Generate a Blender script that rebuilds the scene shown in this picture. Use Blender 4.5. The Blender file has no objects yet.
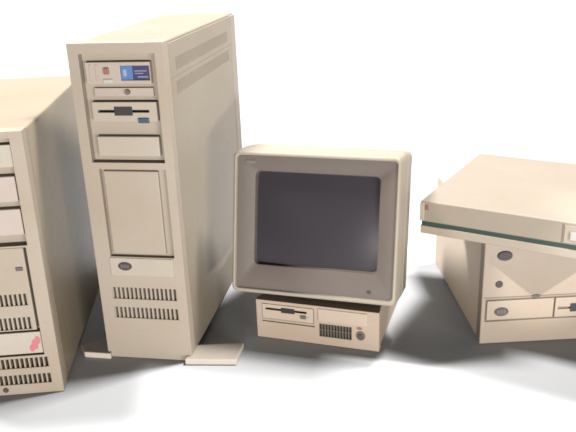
import bpy, bmesh, math, random
from mathutils import Vector, Matrix
random.seed(7)
scene = bpy.context.scene
C = scene.collection
MM = 0.001

# ------------------------------------------------------------------ materials
def new_mat(name):
    m = bpy.data.materials.new(name); m.use_nodes = True
    nt = m.node_tree
    return m, nt, nt.nodes['Principled BSDF']

def plastic(name, col, rough=0.55, var=0.06, bump=0.06, spots=0.0, tint=None):
    """moulded computer plastic: slow yellowing drift, faint scuffs, fine moulded grain"""
    m, nt, b = new_mat(name)
    N, L = nt.nodes, nt.links
    tc = N.new('ShaderNodeTexCoord'); oi = N.new('ShaderNodeObjectInfo')
    off = N.new('ShaderNodeVectorMath'); off.operation = 'ADD'
    L.new(tc.outputs['Object'], off.inputs[0]); L.new(oi.outputs['Location'], off.inputs[1])
    n1 = N.new('ShaderNodeTexNoise'); n1.inputs['Scale'].default_value = 6; n1.inputs['Detail'].default_value = 5
    L.new(off.outputs[0], n1.inputs['Vector'])
    mix = N.new('ShaderNodeMix'); mix.data_type = 'RGBA'
    t = tint or (col[0]*(1-var), col[1]*(1-var*1.5), col[2]*(1-var*2.4))
    mix.inputs[6].default_value = (*col, 1); mix.inputs[7].default_value = (*t, 1)
    r1 = N.new('ShaderNodeMapRange'); r1.inputs[1].default_value = .35; r1.inputs[2].default_value = .68
    L.new(n1.outputs['Fac'], r1.inputs[0]); L.new(r1.outputs[0], mix.inputs[0])
    # scuffs and dust: stretched noise, thresholded softly
    n2 = N.new('ShaderNodeTexNoise'); n2.inputs['Scale'].default_value = 95; n2.inputs['Detail'].default_value = 8
    n2.inputs['Roughness'].default_value = .7
    L.new(off.outputs[0], n2.inputs['Vector'])
    r2 = N.new('ShaderNodeMapRange'); r2.inputs[1].default_value = .58; r2.inputs[2].default_value = .80
    r2.inputs[4].default_value = .38 + spots
    L.new(n2.outputs['Fac'], r2.inputs[0])
    mix2 = N.new('ShaderNodeMix'); mix2.data_type = 'RGBA'
    mix2.inputs[7].default_value = (col[0]*.62, col[1]*.57, col[2]*.5, 1)
    L.new(r2.outputs[0], mix2.inputs[0]); L.new(mix.outputs[2], mix2.inputs[6])
    L.new(mix2.outputs[2], b.inputs['Base Color'])
    rr = N.new('ShaderNodeMapRange'); rr.inputs[3].default_value = rough-.06; rr.inputs[4].default_value = rough+.1
    L.new(n2.outputs['Fac'], rr.inputs[0]); L.new(rr.outputs[0], b.inputs['Roughness'])
    n3 = N.new('ShaderNodeTexNoise'); n3.inputs['Scale'].default_value = 900; n3.inputs['Detail'].default_value = 2
    L.new(off.outputs[0], n3.inputs['Vector'])
    bp = N.new('ShaderNodeBump'); bp.inputs['Strength'].default_value = bump; bp.inputs['Distance'].default_value = .0006
    L.new(n3.outputs['Fac'], bp.inputs['Height']); L.new(bp.outputs[0], b.inputs['Normal'])
    b.inputs['Specular IOR Level'].default_value = .35
    return m

M = {}
M['cream']  = plastic('cream_plastic', (0.189, 0.156, 0.121))
M['light']  = plastic('light_cream_plastic', (0.209, 0.178, 0.143))
M['pale']   = plastic('pale_pinkish_plastic', (0.212, 0.174, 0.149))
M['steel']  = plastic('painted_steel_beige', (0.148, 0.121, 0.087), rough=.45, bump=.12)
M['sidelit'] = plastic('large_case_beige_lit', (0.382, 0.307, 0.234))  # lighter than its front: brightness for the shaded left side put into the colour
M['footlit'] = plastic('foot_cream_lit', (0.279, 0.239, 0.200))  # cream raised to make the shadowed feet look lit, light painted in
M['warm']   = plastic('warm_cream_plastic', (0.215, 0.166, 0.124))
M['warmlight'] = plastic('warm_light_cream_plastic', (0.239, 0.190, 0.146))
M['grime']  = plastic('older_beige_plastic', (0.176, 0.144, 0.110), var=.1, spots=.1)
M['labelprint'] = plastic('pale_label_print', (0.133, 0.158, 0.224))
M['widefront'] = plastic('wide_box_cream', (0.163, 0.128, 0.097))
M['widelight'] = plastic('wide_box_light_cream', (0.183, 0.146, 0.112))
M['steelwarm'] = plastic('older_painted_steel', (0.150, 0.118, 0.080), rough=.45, bump=.12)
M['brownbadge'] = plastic('brown_badge', (.032,.024,.019), rough=.6)
M['top']    = plastic('desk_case_cream', (0.154, 0.127, 0.098))
M['lip']    = plastic('monitor_shell_cream', (0.173, 0.147, 0.113))
M['taupe']  = plastic('taupe_bezel', (0.065, 0.050, 0.041), rough=.6, var=.05)
M['dark']   = plastic('dark_brown_interior', (0.028, 0.022, 0.019), rough=.8)
M['slot']   = plastic('black_slot', (0.005, 0.005, 0.005), rough=.5)
M['grey']   = plastic('grey_brown_badge', (.017,.012,.010), rough=.6)
M['badgeline'] = plastic('badge_stripes', (0.101, 0.084, 0.076), rough=.35)
M['blue']   = plastic('blue_label', (0.036, 0.085, 0.195), rough=.35)
M['navy']   = plastic('navy_label', (0.015, 0.015, 0.051), rough=.35)
M['teal']   = plastic('teal_button', (0.012, 0.032, 0.055), rough=.4)
M['green']  = plastic('dark_green_band', (0.009, 0.023, 0.017), rough=.5)
M['red']    = plastic('pink_red_emblem', (0.249, 0.062, 0.071), rough=.4)
M['rust']   = plastic('reddish_badge', (0.140, 0.051, 0.032), rough=.45)
M['olive']  = plastic('grey_green_button', (0.056, 0.053, 0.037), rough=.5)
M['white']  = plastic('white_button', (0.224, 0.212, 0.196), rough=.4)
M['plum']   = plastic('plum_switch', (0.042, 0.026, 0.032), rough=.4)
M['groove'] = plastic('groove_brown', (0.070, 0.053, 0.039), rough=.6)

def glass_mat():
    m, nt, b = new_mat('dark_picture_tube_glass')
    N, L = nt.nodes, nt.links
    tc = N.new('ShaderNodeTexCoord')
    n = N.new('ShaderNodeTexNoise'); n.inputs['Scale'].default_value = 9; n.inputs['Detail'].default_value = 3
    L.new(tc.outputs['Object'], n.inputs['Vector'])
    mix = N.new('ShaderNodeMix'); mix.data_type = 'RGBA'
    mix.inputs[6].default_value = (.020,.018,.0195,1); mix.inputs[7].default_value = (.024,.020,.0225,1)
    L.new(n.outputs['Fac'], mix.inputs[0]); L.new(mix.outputs[2], b.inputs['Base Color'])
    b.inputs['Roughness'].default_value = .2
    b.inputs['Specular IOR Level'].default_value = .12
    return m
M['glass'] = glass_mat()

def floor_mat():
    m, nt, b = new_mat('white_paper_sweep')
    N, L = nt.nodes, nt.links
    tc = N.new('ShaderNodeTexCoord')
    n = N.new('ShaderNodeTexNoise'); n.inputs['Scale'].default_value = 3; n.inputs['Detail'].default_value = 4
    L.new(tc.outputs['Object'], n.inputs['Vector'])
    mix = N.new('ShaderNodeMix'); mix.data_type = 'RGBA'
    mix.inputs[6].default_value = (.33,.33,.33,1); mix.inputs[7].default_value = (.32,.32,.322,1)
    L.new(n.outputs['Fac'], mix.inputs[0]); L.new(mix.outputs[2], b.inputs['Base Color'])
    b.inputs['Roughness'].default_value = .9; b.inputs['Specular IOR Level'].default_value = .1
    return m
M['floor'] = floor_mat()

# ------------------------------------------------------------------ mesh helpers (all in millimetres)
# local frame of every thing: x to the right along its front, y into its depth, z up
def link(name, bm, mat, parent=None, bevel=0, seg=2, smooth=True, xf=None):
    bmesh.ops.remove_doubles(bm, verts=bm.verts, dist=1e-4)
    bmesh.ops.recalc_face_normals(bm, faces=bm.faces)
    if xf is not None: bm.transform(xf)
    bm.transform(Matrix.Scale(MM, 4))
    me = bpy.data.meshes.new(name); bm.to_mesh(me); bm.free()
    if smooth:
        me.polygons.foreach_set('use_smooth', [True]*len(me.polygons))
    me.materials.append(mat)
    o = bpy.data.objects.new(name, me); C.objects.link(o)
    if parent: o.parent = parent
    if bevel:
        bv = o.modifiers.new('bevel', 'BEVEL'); bv.width = bevel*MM; bv.segments = seg
        bv.limit_method = 'ANGLE'; bv.angle_limit = math.radians(35); bv.harden_normals = True
    elif smooth:
        me.set_sharp_from_angle(angle=math.radians(35))
    return o

def bx(bm, x0, x1, y0, y1, z0, z1):
    v = [bm.verts.new((x, y, z)) for x in (x0, x1) for y in (y0, y1) for z in (z0, z1)]
    for f in ((0,1,3,2),(4,6,7,5),(0,4,5,1),(2,3,7,6),(0,2,6,4),(1,5,7,3)):
        bm.faces.new([v[i] for i in f])
    return bm

def box(name, mat, parent, x0, x1, y0, y1, z0, z1, bevel=1.0, seg=2, xf=None):
    return link(name, bx(bmesh.new(), x0, x1, y0, y1, z0, z1), mat, parent, bevel, seg, xf=xf)

def plate(name, mat, parent, x0, x1, z0, z1, y0, y1, holes, bevel=1.0, seg=2, xf=None):
    """slab y0..y1 over x0..x1, z0..z1 with rectangular through holes"""
    bm = bmesh.new()
    xs = sorted({x0, x1, *[h[0] for h in holes], *[h[1] for h in holes]})
    zs = sorted({z0, z1, *[h[2] for h in holes], *[h[3] for h in holes]})
    nx, nz = len(xs)-1, len(zs)-1
    solid = [[True]*nz for _ in range(nx)]
    for i in range(nx):
        for j in range(nz):
            cx, cz = (xs[i]+xs[i+1])/2, (zs[j]+zs[j+1])/2
            if any(h[0] < cx < h[1] and h[2] < cz < h[3] for h in holes): solid[i][j] = False
    cache = {}
    def V(i, j, k):
        if (i, j, k) not in cache: cache[(i,j,k)] = bm.verts.new((xs[i], (y0, y1)[k], zs[j]))
        return cache[(i,j,k)]
    S = lambda i, j: 0 <= i < nx and 0 <= j < nz and solid[i][j]
    for i in range(nx):
        for j in range(nz):
            if not solid[i][j]: continue
            for k in (0, 1): bm.faces.new([V(i,j,k), V(i+1,j,k), V(i+1,j+1,k), V(i,j+1,k)])
            if not S(i-1,j): bm.faces.new([V(i,j,0), V(i,j+1,0), V(i,j+1,1), V(i,j,1)])
            if not S(i+1,j): bm.faces.new([V(i+1,j,0), V(i+1,j+1,0), V(i+1,j+1,1), V(i+1,j,1)])
            if not S(i,j-1): bm.faces.new([V(i,j,0), V(i+1,j,0), V(i+1,j,1), V(i,j,1)])
            if not S(i,j+1): bm.faces.new([V(i,j+1,0), V(i+1,j+1,0), V(i+1,j+1,1), V(i,j+1,1)])
    return link(name, bm, mat, parent, bevel, seg, xf=xf)

def prism_z(name, mat, parent, pts, z0, z1, bevel=1.0, seg=2):
    bm = bmesh.new()
    a = [bm.verts.new((x, y, z0)) for x, y in pts]; b = [bm.verts.new((x, y, z1)) for x, y in pts]
    bm.faces.new(a); bm.faces.new(b)
    for i in range(len(pts)):
        j = (i+1) % len(pts); bm.faces.new([a[i], a[j], b[j], b[i]])
    return link(name, bm, mat, parent, bevel, seg)

def disc_bm(bm, cx, cz, rx, rz, y0, y1, n=28):
    """elliptical boss whose axis is y"""
    a = []; b = []
    for i in range(n):
        t = 2*math.pi*i/n
        a.append(bm.verts.new((cx+rx*math.cos(t), y0, cz+rz*math.sin(t))))
        b.append(bm.verts.new((cx+rx*math.cos(t), y1, cz+rz*math.sin(t))))
    bm.faces.new(a); bm.faces.new(b)
    for i in range(n):
        j = (i+1) % n; bm.faces.new([a[i], a[j], b[j], b[i]])
    return bm

def disc(name, mat, parent, cx, cz, rx, rz, y0, y1, bevel=.5, xf=None):
    return link(name, disc_bm(bmesh.new(), cx, cz, rx, rz, y0, y1), mat, parent, bevel, 2, xf=xf)

def rrect(x0, x1, z0, z1, r, n=6):
    pts = []
    for cx, cz, a0 in ((x1-r, z1-r, 0), (x0+r, z1-r, 90), (x0+r, z0+r, 180), (x1-r, z0+r, 270)):
        for i in range(n+1):
            t = math.radians(a0 + 90*i/n); pts.append((cx+r*math.cos(t), cz+r*math.sin(t)))
    return pts

def loft(name, mat, parent, rings, cap0=False, cap1=False, xf=None, angle=32):
    """rings: (y, x0, x1, z0, z1, radius)"""
    bm = bmesh.new(); prev = None; rows = []
    for y, x0, x1, z0, z1, r in rings:
        rows.append([bm.verts.new((x, y, z)) for x, z in rrect(x0, x1, z0, z1, r)])
    for a, b in zip(rows, rows[1:]):
        n = len(a)
        for i in range(n):
            j = (i+1) % n; bm.faces.new([a[i], a[j], b[j], b[i]])
    if cap0: bm.faces.new(rows[0])
    if cap1: bm.faces.new(rows[-1])
    o = link(name, bm, mat, parent, 0, xf=xf)
    o.data.set_sharp_from_angle(angle=math.radians(angle))
    return o

def grille(name, mat, parent, x0, x1, z0, z1, y0, y1, pitch, bar, xf=None, extra=None):
    """upright bars filling an opening, one moulded piece"""
    bm = bmesh.new(); n = int(round((x1-x0)/pitch)); p = (x1-x0)/n
    for i in range(n+1):
        c = x0+i*p
        a, b = max(x0, c-bar/2), min(x1, c+bar/2)
        bx(bm, a, b, y0, y1, z0, z1)
    if extra:
        for e in extra: bx(bm, x0+.2, x1-.2, y0+.6, y1-.4, e-.9, e+.9)
    return link(name, bm, mat, parent, 0, xf=xf)

def badge(parent, cx, cz, rx, rz, y, face=None, lines=True):
    """oval maker's badge with a striped emblem"""
    o = disc('badge', face or M['grey'], parent, cx, cz, rx, rz, y-1.6, y+.5, .5)
    if lines:
        bm = bmesh.new(); w = rx*.36
        for k in (-1, 0, 1):
            c = cx + k*rx*.44
            for i in range(5):
                z = cz + (i-2)*rz*.19
                bx(bm, c-w/2, c+w/2, y-1.9, y-1.5, z-rz*.05, z+rz*.05)
        link('emblem', bm, M['badgeline'], o, 0)
    return o

def thing(name, label, cat, loc, yaw):
    o = bpy.data.objects.new(name, None); C.objects.link(o)
    o.location = loc; o.rotation_euler = (0, 0, math.radians(yaw)); o.empty_display_size = .05
    o['label'] = label; o['category'] = cat
    return o

def floppy(parent, x0, x1, z0, z1, y0, y1, slot, mouth, button, bmat, face='light', name='floppy_drive'):
    """a drive front: face plate with a cut slot, dark mouth, eject button"""
    sx0, sx1, sz0, sz1 = slot; mx0, mx1, mz0, mz1 = mouth
    f = plate(name, M[face], parent, x0, x1, z0, z1, y0, y1-3, [(sx0, sx1, sz0, sz1)], .8)
    box('slot', M['slot'], f, sx0-1, sx1+1, y1-2.8, y1-1, sz0-1, sz1+1, 0)
    box('finger_recess', M['slot'], f, mx0, mx1, y0-.5, y0+2, mz0, mz1, .8)
    bx0, bx1, bz0, bz1 = button
    box('eject_button', M[bmat], f, bx0, bx1, y0-3, y0+2, bz0, bz1, .9)
    return f

SIDE = lambda W: Matrix(((0,-1,0,W),(1,0,0,0),(0,0,1,0),(0,0,0,1)))   # front-plane mesh -> right-hand side at x = W

# ------------------------------------------------------------------ setting: one white sweep
def make_floor():
    bm = bmesh.new()
    prof = [(-3000, 0), (3600, 0)]
    R = 900
    for i in range(1, 13):
        t = math.radians(90*i/12); prof.append((3600+R*math.sin(t), R-R*math.cos(t)))
    prof.append((3600+R, 3600))
    rows = [[bm.verts.new((x, y, z)) for x in (-6000, 6000)] for y, z in prof]
    for a, b in zip(rows, rows[1:]): bm.faces.new([a[0], a[1], b[1], b[0]])
    bmesh.ops.recalc_face_normals(bm, faces=bm.faces)
    o = link('floor', bm, M['floor'], None, 0)
    o.data.set_sharp_from_angle(angle=math.radians(40))
    o['kind'] = 'structure'
make_floor()

# ------------------------------------------------------------------ tall tower
def make_tall_tower():
    W, D, H = 168, 511, 597
    t = thing('tower_computer', 'tallest beige tower computer, blue label on its top drive, standing on splayed feet',
              'computer', (-.3580, 1.2593, 0), -10.12)
    box('case', M['steel'], t, 2, W-4.0, 25.5, D, 3, H-1.5, 3.5, 3)
    plate('front_bezel', M['cream'], t, 0, W, 1, H, 0, 25,
          [(19,152,392,579), (30,152,213,380), (24.5,149.5,127,150.5), (24,149.5,87,109.5)], 3.2, 3)
    box('bay_wall', M['cream'], t, 15, 156, 15, 21, 205, 584, 0)
    box('cover_recess', M['cream'], t, 27, 155, 10.5, 14.8, 211, 382, 0)
    # right side cover with two bands of louvre slots
    holes = []
    n = 52
    for z0, z1, a, b in ((541, 563, 62, 436), (500, 523, 58, 440)):
        p = (b-a)/n
        for i in range(n): holes.append((a+i*p, a+i*p+p*.36, z0, z1))
    hs = []
    # the two bands use different columns, so build them as two stacked sheets split at z = 532
    up = [h for h in holes if h[2] > 532]; lo = [h for h in holes if h[2] < 532]
    xf = SIDE(W-.6)
    s = plate('side_cover', M['steel'], t, 27, 466, 10, 531.6, 0, 3.6, lo, .6, 1, xf)
    plate('louvre_panel', M['steel'], s, 27, 466, 531.6, H-6, .05, 3.6, up, .6, 1, xf)
    box('rear_flange', M['cream'], t, W-5, W-.4, 468.5, D-.5, 8, H-5, 1.5)
    # drives
    d = plate('tape_drive', M['pale'], t, 27, 141, 528, 565, 3.5, 16, [(88.5,139,534.5,558.5)], 1)
    box('blue_label', M['blue'], d, 89, 109.5, 5, 12, 535, 558, .3)
    box('navy_label', M['navy'], d, 110, 138.5, 5.3, 12, 535, 558, .3)
    bm = bmesh.new()
    bx(bm, 113, 134, 4.9, 5.2, 549, 550.4); bx(bm, 113, 128, 4.9, 5.2, 545, 546.2); bx(bm, 118, 136, 4.9, 5.2, 539, 540.6); bx(bm, 93, 99, 4.6, 5.2, 541, 552)
    link('label_print', bm, M['labelprint'], d, 0)
    box('lever', M['rust'], d, 60, 69, -.5, 4.5, 545, 556, 1.2)
    box('latch', M['white'], d, 57, 74, 1.2, 4.5, 529.5, 537, 1.2)
    for x in (34, 45): box('rib', M['light'], d, x, x+4, 2.2, 4.5, 533, 561, .8)
    k = box('spacer', M['pale'], t, 36, 141, 9, 16, 506, 521, 1)
    disc('knob', M['groove'], k, 96, 514, 4.5, 4.5, 4, 10)
    floppy(t, 31, 146, 464, 498, 2.5, 15.5, (40,132,480,484.5), (70,103,474.5,490.5), (112,131,462,471), 'teal')
    box('blank_panel', M['light'], t, 32, 144, 3, 15.5, 402, 438, 2)
    # tall cover plate, logo strip, vents
    box('cover_panel', M['cream'], t, 34.5, 136, 4.2, 15.5, 217, 375.5, 2.2)
    s = box('logo_strip', M['light'], t, 27.5, 149, -1.8, 3, 175.5, 211, 1.2)
    badge(s, 57, 195, 13, 8.2, -1.8)
    for z0, z1, a in ((127,150.5,24.5), (87,109.5,24)):
        g = grille('vent_grille', M['cream'], t, a, 149.5, z0, z1, 2.2, 12, 8.3, 3.9)
        box('vent_backing', M['dark'], g, a-2, 151.5, 13, 15, z0-2, z1+2, 0)
    # feet: flat cream plates swung out from under the case
    prism_z('foot', M['footlit'], t, [(158,-14),(256,-5),(256,58),(158,39)], 0, 12, 2, 3)
    prism_z('foot', M['footlit'], t, [(-64,18),(-46,-8),(8,-9),(8,62),(-20,54)], 0, 12, 2, 3)
make_tall_tower()

# ------------------------------------------------------------------ shorter tower at the left
def make_short_tower():
    W, D, H = 200, 540, 479
    t = thing('tower_computer', 'shorter beige tower computer with a pink-red emblem low on its front',
              'computer', (-.6132, 1.1308, 0), 4.03)
    box('case', M['steelwarm'], t, 2, W-.8, 28.5, D, 2, H-1.5, 4, 3)
    plate('front_bezel', M['grime'], t, 0, W, 1, H, 0, 28,
          [(22,179,285.5,468), (22,176,78,282), (22,181,53.5,73), (22,181.5,21,40)], 3.4, 3)
    box('bay_wall', M['grime'], t, 18, 186, 17, 24, 76, 472, 0)
    floppy(t, 26, 178, 420, 457, 3, 17.5, (40,150,436,441), (74,116,431,447), (124,142,424,432), 'teal')
    box('blank_panel', M['pale'], t, 26, 176.5, 3, 17.5, 361, 405, 2)
    p = box('blank_panel', M['pale'], t, 26, 176.5, 3.5, 17.5, 303, 349, 2)
    box('label', M['green'], p, 86, 128, 2.6, 4, 314, 336, .3)
    f = plate('lower_panel', M['grime'], t, 25, 170, 125.5, 280, 4, 15,
              [(26.5,162.5,174,195.5), (26.5,162.5,128,151)], 1.6)
    box('key_slot', M['plum'], f, 152, 164, 2.6, 5, 238.5, 246, 1.2)
    for z0, z1 in ((174,195.5), (128,151)):
        g = grille('vent_grille', M['grime'], f, 26.5, 162.5, z0, z1, 5.6, 12, 8, 3.6)
        box('vent_backing', M['dark'], g, 25.5, 164, 13, 14.6, z0-1, z1+1, 0)
    s = box('logo_strip', M['light'], t, 25, 174.5, 2.5, 16, 80, 122.5, 1.6)
    # pink-red emblem, a slanted blot of strokes
    bm = bmesh.new()
    for cx, cz, rx, rz in ((157, 91, 4.6, 6.5), (162.5, 99, 5.2, 8.5), (168, 106, 4.2, 7.5), (164, 93, 3.4, 4)):
        disc_bm(bm, cx, cz, rx, rz, 1.7-cx*.001, 2.8, 18)
    link('emblem', bm, M['red'], s, .5)
    for z0, z1, b in ((53.5,73,181), (21,40,181.5)):
        g = grille('vent_grille', M['grime'], t, 22, b, z0, z1, 2.2, 13, 8.4, 3.0)
        box('vent_backing', M['dark'], g, 20, b+2, 14, 16, z0-2, z1+2, 0)
    disc('key_lock', M['dark'], t, 99, 11.5, 5, 5, -1.2, 3)
    # side cover seam, rear flange
    xf = SIDE(W)
    plate('side_cover', M['steelwarm'], t, 31, 500, 9, H-7, 0, 2.6, [], .8, 2, xf)
    box('rear_flange', M['steelwarm'], t, W-4, W+.2, 503, D-.5, 8, H-5, 1.5)
make_short_tower()

# ------------------------------------------------------------------ small desktop under the monitor
def make_small_desktop():
    W, D, H = 246.6, 285, 84
    t = thing('desktop_computer', 'small slim beige desktop computer on the floor beneath the monitor',
              'computer', (-.0702, 1.3141, 0), -18.67)
    box('case', M['warm'], t, 1.2, W-1.2, 18.5, D, 3, H-1, 3, 3)
    plate('front_bezel', M['warm'], t, 0, W, 1, H, 0, 18,
          [(12,118,44,77), (128.5,193,19,46.5), (11,120,37.4,39.2)], 2, 3)
    box('bezel_backing', M['groove'], t, 8, 200, 11, 15, 14, 79.5, 0)
    floppy(t, 12.8, 117.2, 44.8, 76.4, -.6, 11, (19,104,64.2,68.4), (52,80,60.5,72), (92,103,53.5,60.5), 'olive', 'warmlight')
    box('indicator', M['white'], t, 104.5, 111, -1.6, 1, 50.5, 58, .8)
    box('raised_panel', M['warmlight'], t, 127, 224, -2, 4, 52, 79.5, 1.6)
    g = grille('vent_grille', M['olive'], t, 128.5, 193, 19, 46.5, 2, 9, 6.0, 2.6, extra=(32.7,))
    box('vent_backing', M['dark'], g, 127.5, 194, 9.3, 10.6, 18, 47.5, 0)
    disc('indicator', M['rust'], t, 209, 46.5, 5, 2.6, -1.5, 2)
    r = disc('power_switch', M['olive'], t, 211, 31, 9, 10, -1.2, 2)
    disc('switch_cap', M['plum'], r, 211, 30, 5.2, 6, -3.2, -.6)
    for x in (18, W-30):
        for y in (22, D-34): box('rubber_foot', M['dark'], t, x, x+14, y, y+14, 0, 3.4, .6)
make_small_desktop()

# ------------------------------------------------------------------ monitor
def make_monitor():
    zb = .0839
    t = thing('monitor', 'beige cathode-ray monitor with taupe bezel and dark blank screen on the small desktop',
              'monitor', (-.1146, 1.2932, zb), -17.32)
    # tilt about the lower front edge, 29.8 mm above the desktop's lid
    T = Matrix.Translation((0, 0, 29.8)) @ Matrix.Rotation(math.radians(-12.33), 4, 'X')
    W, H = 316, 271.7
    loft('housing', M['lip'], t, [
        (9, 8.5, W-8.5, 11, H-10, 5), (5.5, 6.6, W-6.6, 8.8, H-8.2, 7), (1.6, 6.0, W-6.0, 8.0, H-7.6, 8), (.2, 4.4, W-4.4, 6.0, H-5.8, 9),
        (.4, 2.6, W-2.6, 3.4, H-3, 10), (2.4, .7, W-.7, 1, H-.8, 11), (6, 0, W, 0, H, 12),
        (28, -.8, W+2, -.2, H+3.2, 12), (58, -1.5, W+3.6, -.2, H+6.6, 13), (59, -.3, W+2.4, 1, H+5.4, 13), (61.4, -.3, W+2.4, 1, H+5.4, 13), (62.4, -1.5, W+3.8, -.2, H+6.8, 13),
        (108, -1.5, W+4.2, 2, H+7.5, 14), (116, 3, W-1, 8, H+1, 16), (200, 20, W-20, 40, H-26, 24),
        (325, 48, W-48, 88, H-50, 30), (333, 56, W-56, 96, H-58, 24)],
        cap1=True, xf=T, angle=40)
    loft('screen_bezel', M['taupe'], t, [
        (6.2, 7.4, W-7.4, 9.6, H-9, 6), (6.4, 16, W-16, 20, H-20, 8), (9.6, 38.5, W-35, 52, H-34.5, 9), (11, 41, W-37.6, 55, H-37, 9),
        (20, 43, W-39.5, 57.2, H-39, 8), (26, 43, W-39.5, 57.2, H-39, 8)], xf=T, angle=20)
    bm = bmesh.new(); nx, nz = 28, 22
    x0, x1, z0, z1 = 41.5, W-38, 55.5, H-37.5
    g = [[None]*(nz+1) for _ in range(nx+1)]
    for i in range(nx+1):
        for j in range(nz+1):
            a, b = 2*i/nx-1, 2*j/nz-1
            g[i][j] = bm.verts.new((x0+(x1-x0)*i/nx, 23.5-7.5*(1-.55*a*a-.45*b*b), z0+(z1-z0)*j/nz))
    for i in range(nx):
        for j in range(nz): bm.faces.new([g[i][j], g[i+1][j], g[i+1][j+1], g[i][j+1]])
    link('screen', bm, M['glass'], t, 0, xf=T)
    box('maker_plate', M['badgeline'], t, 24, 42, 4.8, 8, 248, 254, .6, xf=T)
    disc('power_light', M['dark'], t, 266, 22, 4, 3, 5.4, 8, .4, xf=T)
    # tilt-and-swivel foot: turned dish with a saddle under the shell
    bm = bmesh.new(); prof = [(0,0),(104,0),(106,2),(104,5),(70,9),(66,24),(0,24)]
    n = 40; rings = []
    for r, z in prof:
        if r == 0: rings.append([bm.verts.new((158, 178, z))]); continue
        rings.append([bm.verts.new((158+r*math.cos(2*math.pi*i/n), 178+r*math.sin(2*math.pi*i/n)*.98, z)) for i in range(n)])
    for a, b in zip(rings, rings[1:]):
        for i in range(n):
            j = (i+1) % n
            if len(a) == 1: bm.faces.new([a[0], b[i], b[j]])
            elif len(b) == 1: bm.faces.new([a[i], a[j], b[0]])
            else: bm.faces.new([a[i], a[j], b[j], b[i]])
    link('swivel_base', bm, M['lip'], t, 0)
    bm = bmesh.new()
    for i in range(14): bx(bm, 84+i*11, 89+i*11, 333.05, 334.4, 110, 190)
    link('rear_vent', bm, M['dark'], t, 0, xf=T)
make_monitor()

# ------------------------------------------------------------------ right stack: wide desktop below
def make_wide_desktop():
    W, D, H = 360, 408, 221.9
    t = thing('desktop_computer', 'large boxy beige desktop computer with oval badges, at the bottom of the right-hand stack',
              'computer', (.3585, 1.2493, 0), 1.45)
    box('case', M['sidelit'], t, 1.5, W-1.5, 24.5, D-20, 2, H, 3, 3)
    plate('front_bezel', M['widefront'], t, 0, W, 1, H, 0, 24, [(8.5,351.5,49,94.5)], 2.4, 3)
    box('bay_wall', M['groove'], t, 6, 354, 3, 18, 46, 97, 0)
    s = box('logo_strip', M['widelight'], t, 10.5, 138.5, -.6, 13.5, 51.5, 92.5, 1.6)
    badge(s, 38.5, 69.5, 13.5, 9, -.6, M['brownbadge'])
    floppy(t, 141, 252, 51.5, 92.5, -.6, 13.5, (147,246,68,72.5), (170,206,62,80), (226,242,55,63), 'olive', 'widelight')
    box('blank_panel', M['widelight'], t, 254.5, 349.5, -.6, 13.5, 51.5, 92.5, 1.6)
    box('seam_strip', M['groove'], t, 4, W-4, -.35, 1, 98.2, 100.2, .2)
    disc('knob', M['grey'], t, 38, 185, 14, 9.5, -4, 2, 2)
    disc('key_lock', M['grey'], t, 31, 127, 7, 7, -1.6, 2)
    disc('latch', M['olive'], t, 103, 99, 8, 3.2, -2.2, 1, .6)
make_wide_desktop()

# ------------------------------------------------------------------ right stack: flat machine on top, turned
def make_flat_desktop():
    W, D, H = 360, 349.4, 64.4
    t = thing('desktop_computer', 'flat beige desktop computer with a dark green band, lying askew atop the right-hand stack',
              'computer', (.2452, 1.2865, .2221), -31.86)
    c = box('lid', M['top'], t, 0, W, 0, D, 24.2, H, 2.6, 3)
    box('band', M['green'], t, 2.2, W-2.2, 2.2, D-2.2, 15.5, 24.6, 0)
    box('tray', M['cream'], t, .3, W-.3, .3, D-.3, 0, 15.9, 1.6, 3)
    box('corner_cap', M['light'], c, -1, 7.5, -1, 12, 25.5, H-4, 1)
    box('badge', M['rust'], t, 8.8, 15.5, -.9, 1, 47.5, 57.5, .5)
    p = box('switch_panel', M['cream'], t, 256, 346, -1.6, 4, 27.5, H-5.5, 1)
    box('power_switch', M['white'], p, 266, 280, -4.5, 0, 34, 49, 1.2)
    box('seam_strip', M['groove'], t, 252.2, 253.6, -.3, 1, 25, H-3, .1)
make_flat_desktop()

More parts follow.
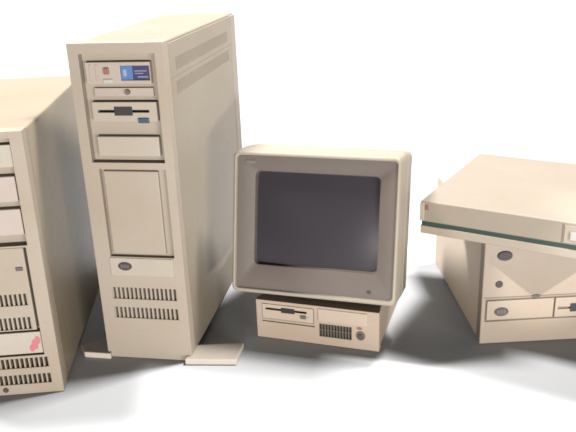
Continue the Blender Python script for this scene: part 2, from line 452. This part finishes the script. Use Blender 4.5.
# ------------------------------------------------------------------ lamps
def area(name, loc, target, sx, sy, power, col=(1,1,1), spread=180):
    l = bpy.data.lights.new(name, 'AREA'); l.shape = 'RECTANGLE'; l.size = sx; l.size_y = sy
    l.energy = power; l.color = col; l.spread = math.radians(spread)
    o = bpy.data.objects.new(name, l); C.objects.link(o); o.location = loc
    d = Vector(target)-Vector(loc)
    o.rotation_euler = d.to_track_quat('-Z', 'Y').to_euler()
    return o
KEY, FILL, BACK = 285, 226, 112
HK = 3.0
for nm, dx in (('key_softbox_left', -.46), ('key_softbox_right', .38)):
    area(nm, (.05+dx*HK, 1.3+.155*HK, HK), (.05, 1.3, 0), .45, .5, KEY*(1.1 if dx < 0 else 1))
area('fill_softbox', (-.35, -2.6, .11), (-.1, 1.3, .25), 1.1, .18, FILL)
area('fill_softbox_right', (1.9, -2.2, .11), (0, 1.3, .25), 1.6, .18, FILL*.9)
area('backdrop_lamp', (0, 2.9, 2.3), (0, 4.3, .8), 7.0, .4, BACK, spread=90)

sp = bpy.data.lights.new('snoot_spot', 'SPOT'); sp.energy = 380; sp.spot_size = math.radians(6.6); sp.spot_blend = .45
sp.shadow_soft_size = .02
so = bpy.data.objects.new('snoot_spot', sp); C.objects.link(so); so.location = (1.37, -.31, 1.40)
so.rotation_euler = (Vector((.515, 1.25, .185))-so.location).to_track_quat('-Z', 'Y').to_euler()

w = bpy.data.worlds.new('World'); scene.world = w; w.use_nodes = True
w.node_tree.nodes['Background'].inputs[0].default_value = (1, 1, 1, 1)
w.node_tree.nodes['Background'].inputs[1].default_value = .01

# ------------------------------------------------------------------ camera
f, pitch, roll, hgt = 741.65, math.radians(20.384), math.radians(-2.2587), .7441
cam = bpy.data.cameras.new('camera'); co = bpy.data.objects.new('camera', cam); C.objects.link(co)
cam.sensor_width = 36; cam.lens = f*36/576; cam.clip_start = .02; cam.clip_end = 100
R0 = Vector((1,0,0)); F = Vector((0, math.cos(pitch), -math.sin(pitch))); U0 = Vector((0, math.sin(pitch), math.cos(pitch)))
c, s = math.cos(roll), math.sin(roll)
X = c*R0 + s*U0; U = -s*R0 + c*U0
m = Matrix((X, U, -F)).transposed().to_4x4(); m.translation = (0, 0, hgt)
co.matrix_world = m
scene.camera = co

scene.render.engine = 'CYCLES'
scene.view_settings.view_transform = 'Standard'; scene.view_settings.look = 'None'
scene.view_settings.exposure = 0; scene.view_settings.gamma = 1
scene.cycles.pixel_filter_type = 'BLACKMAN_HARRIS'; scene.cycles.filter_width = 2.7
scene.cycles.diffuse_bounces = 1
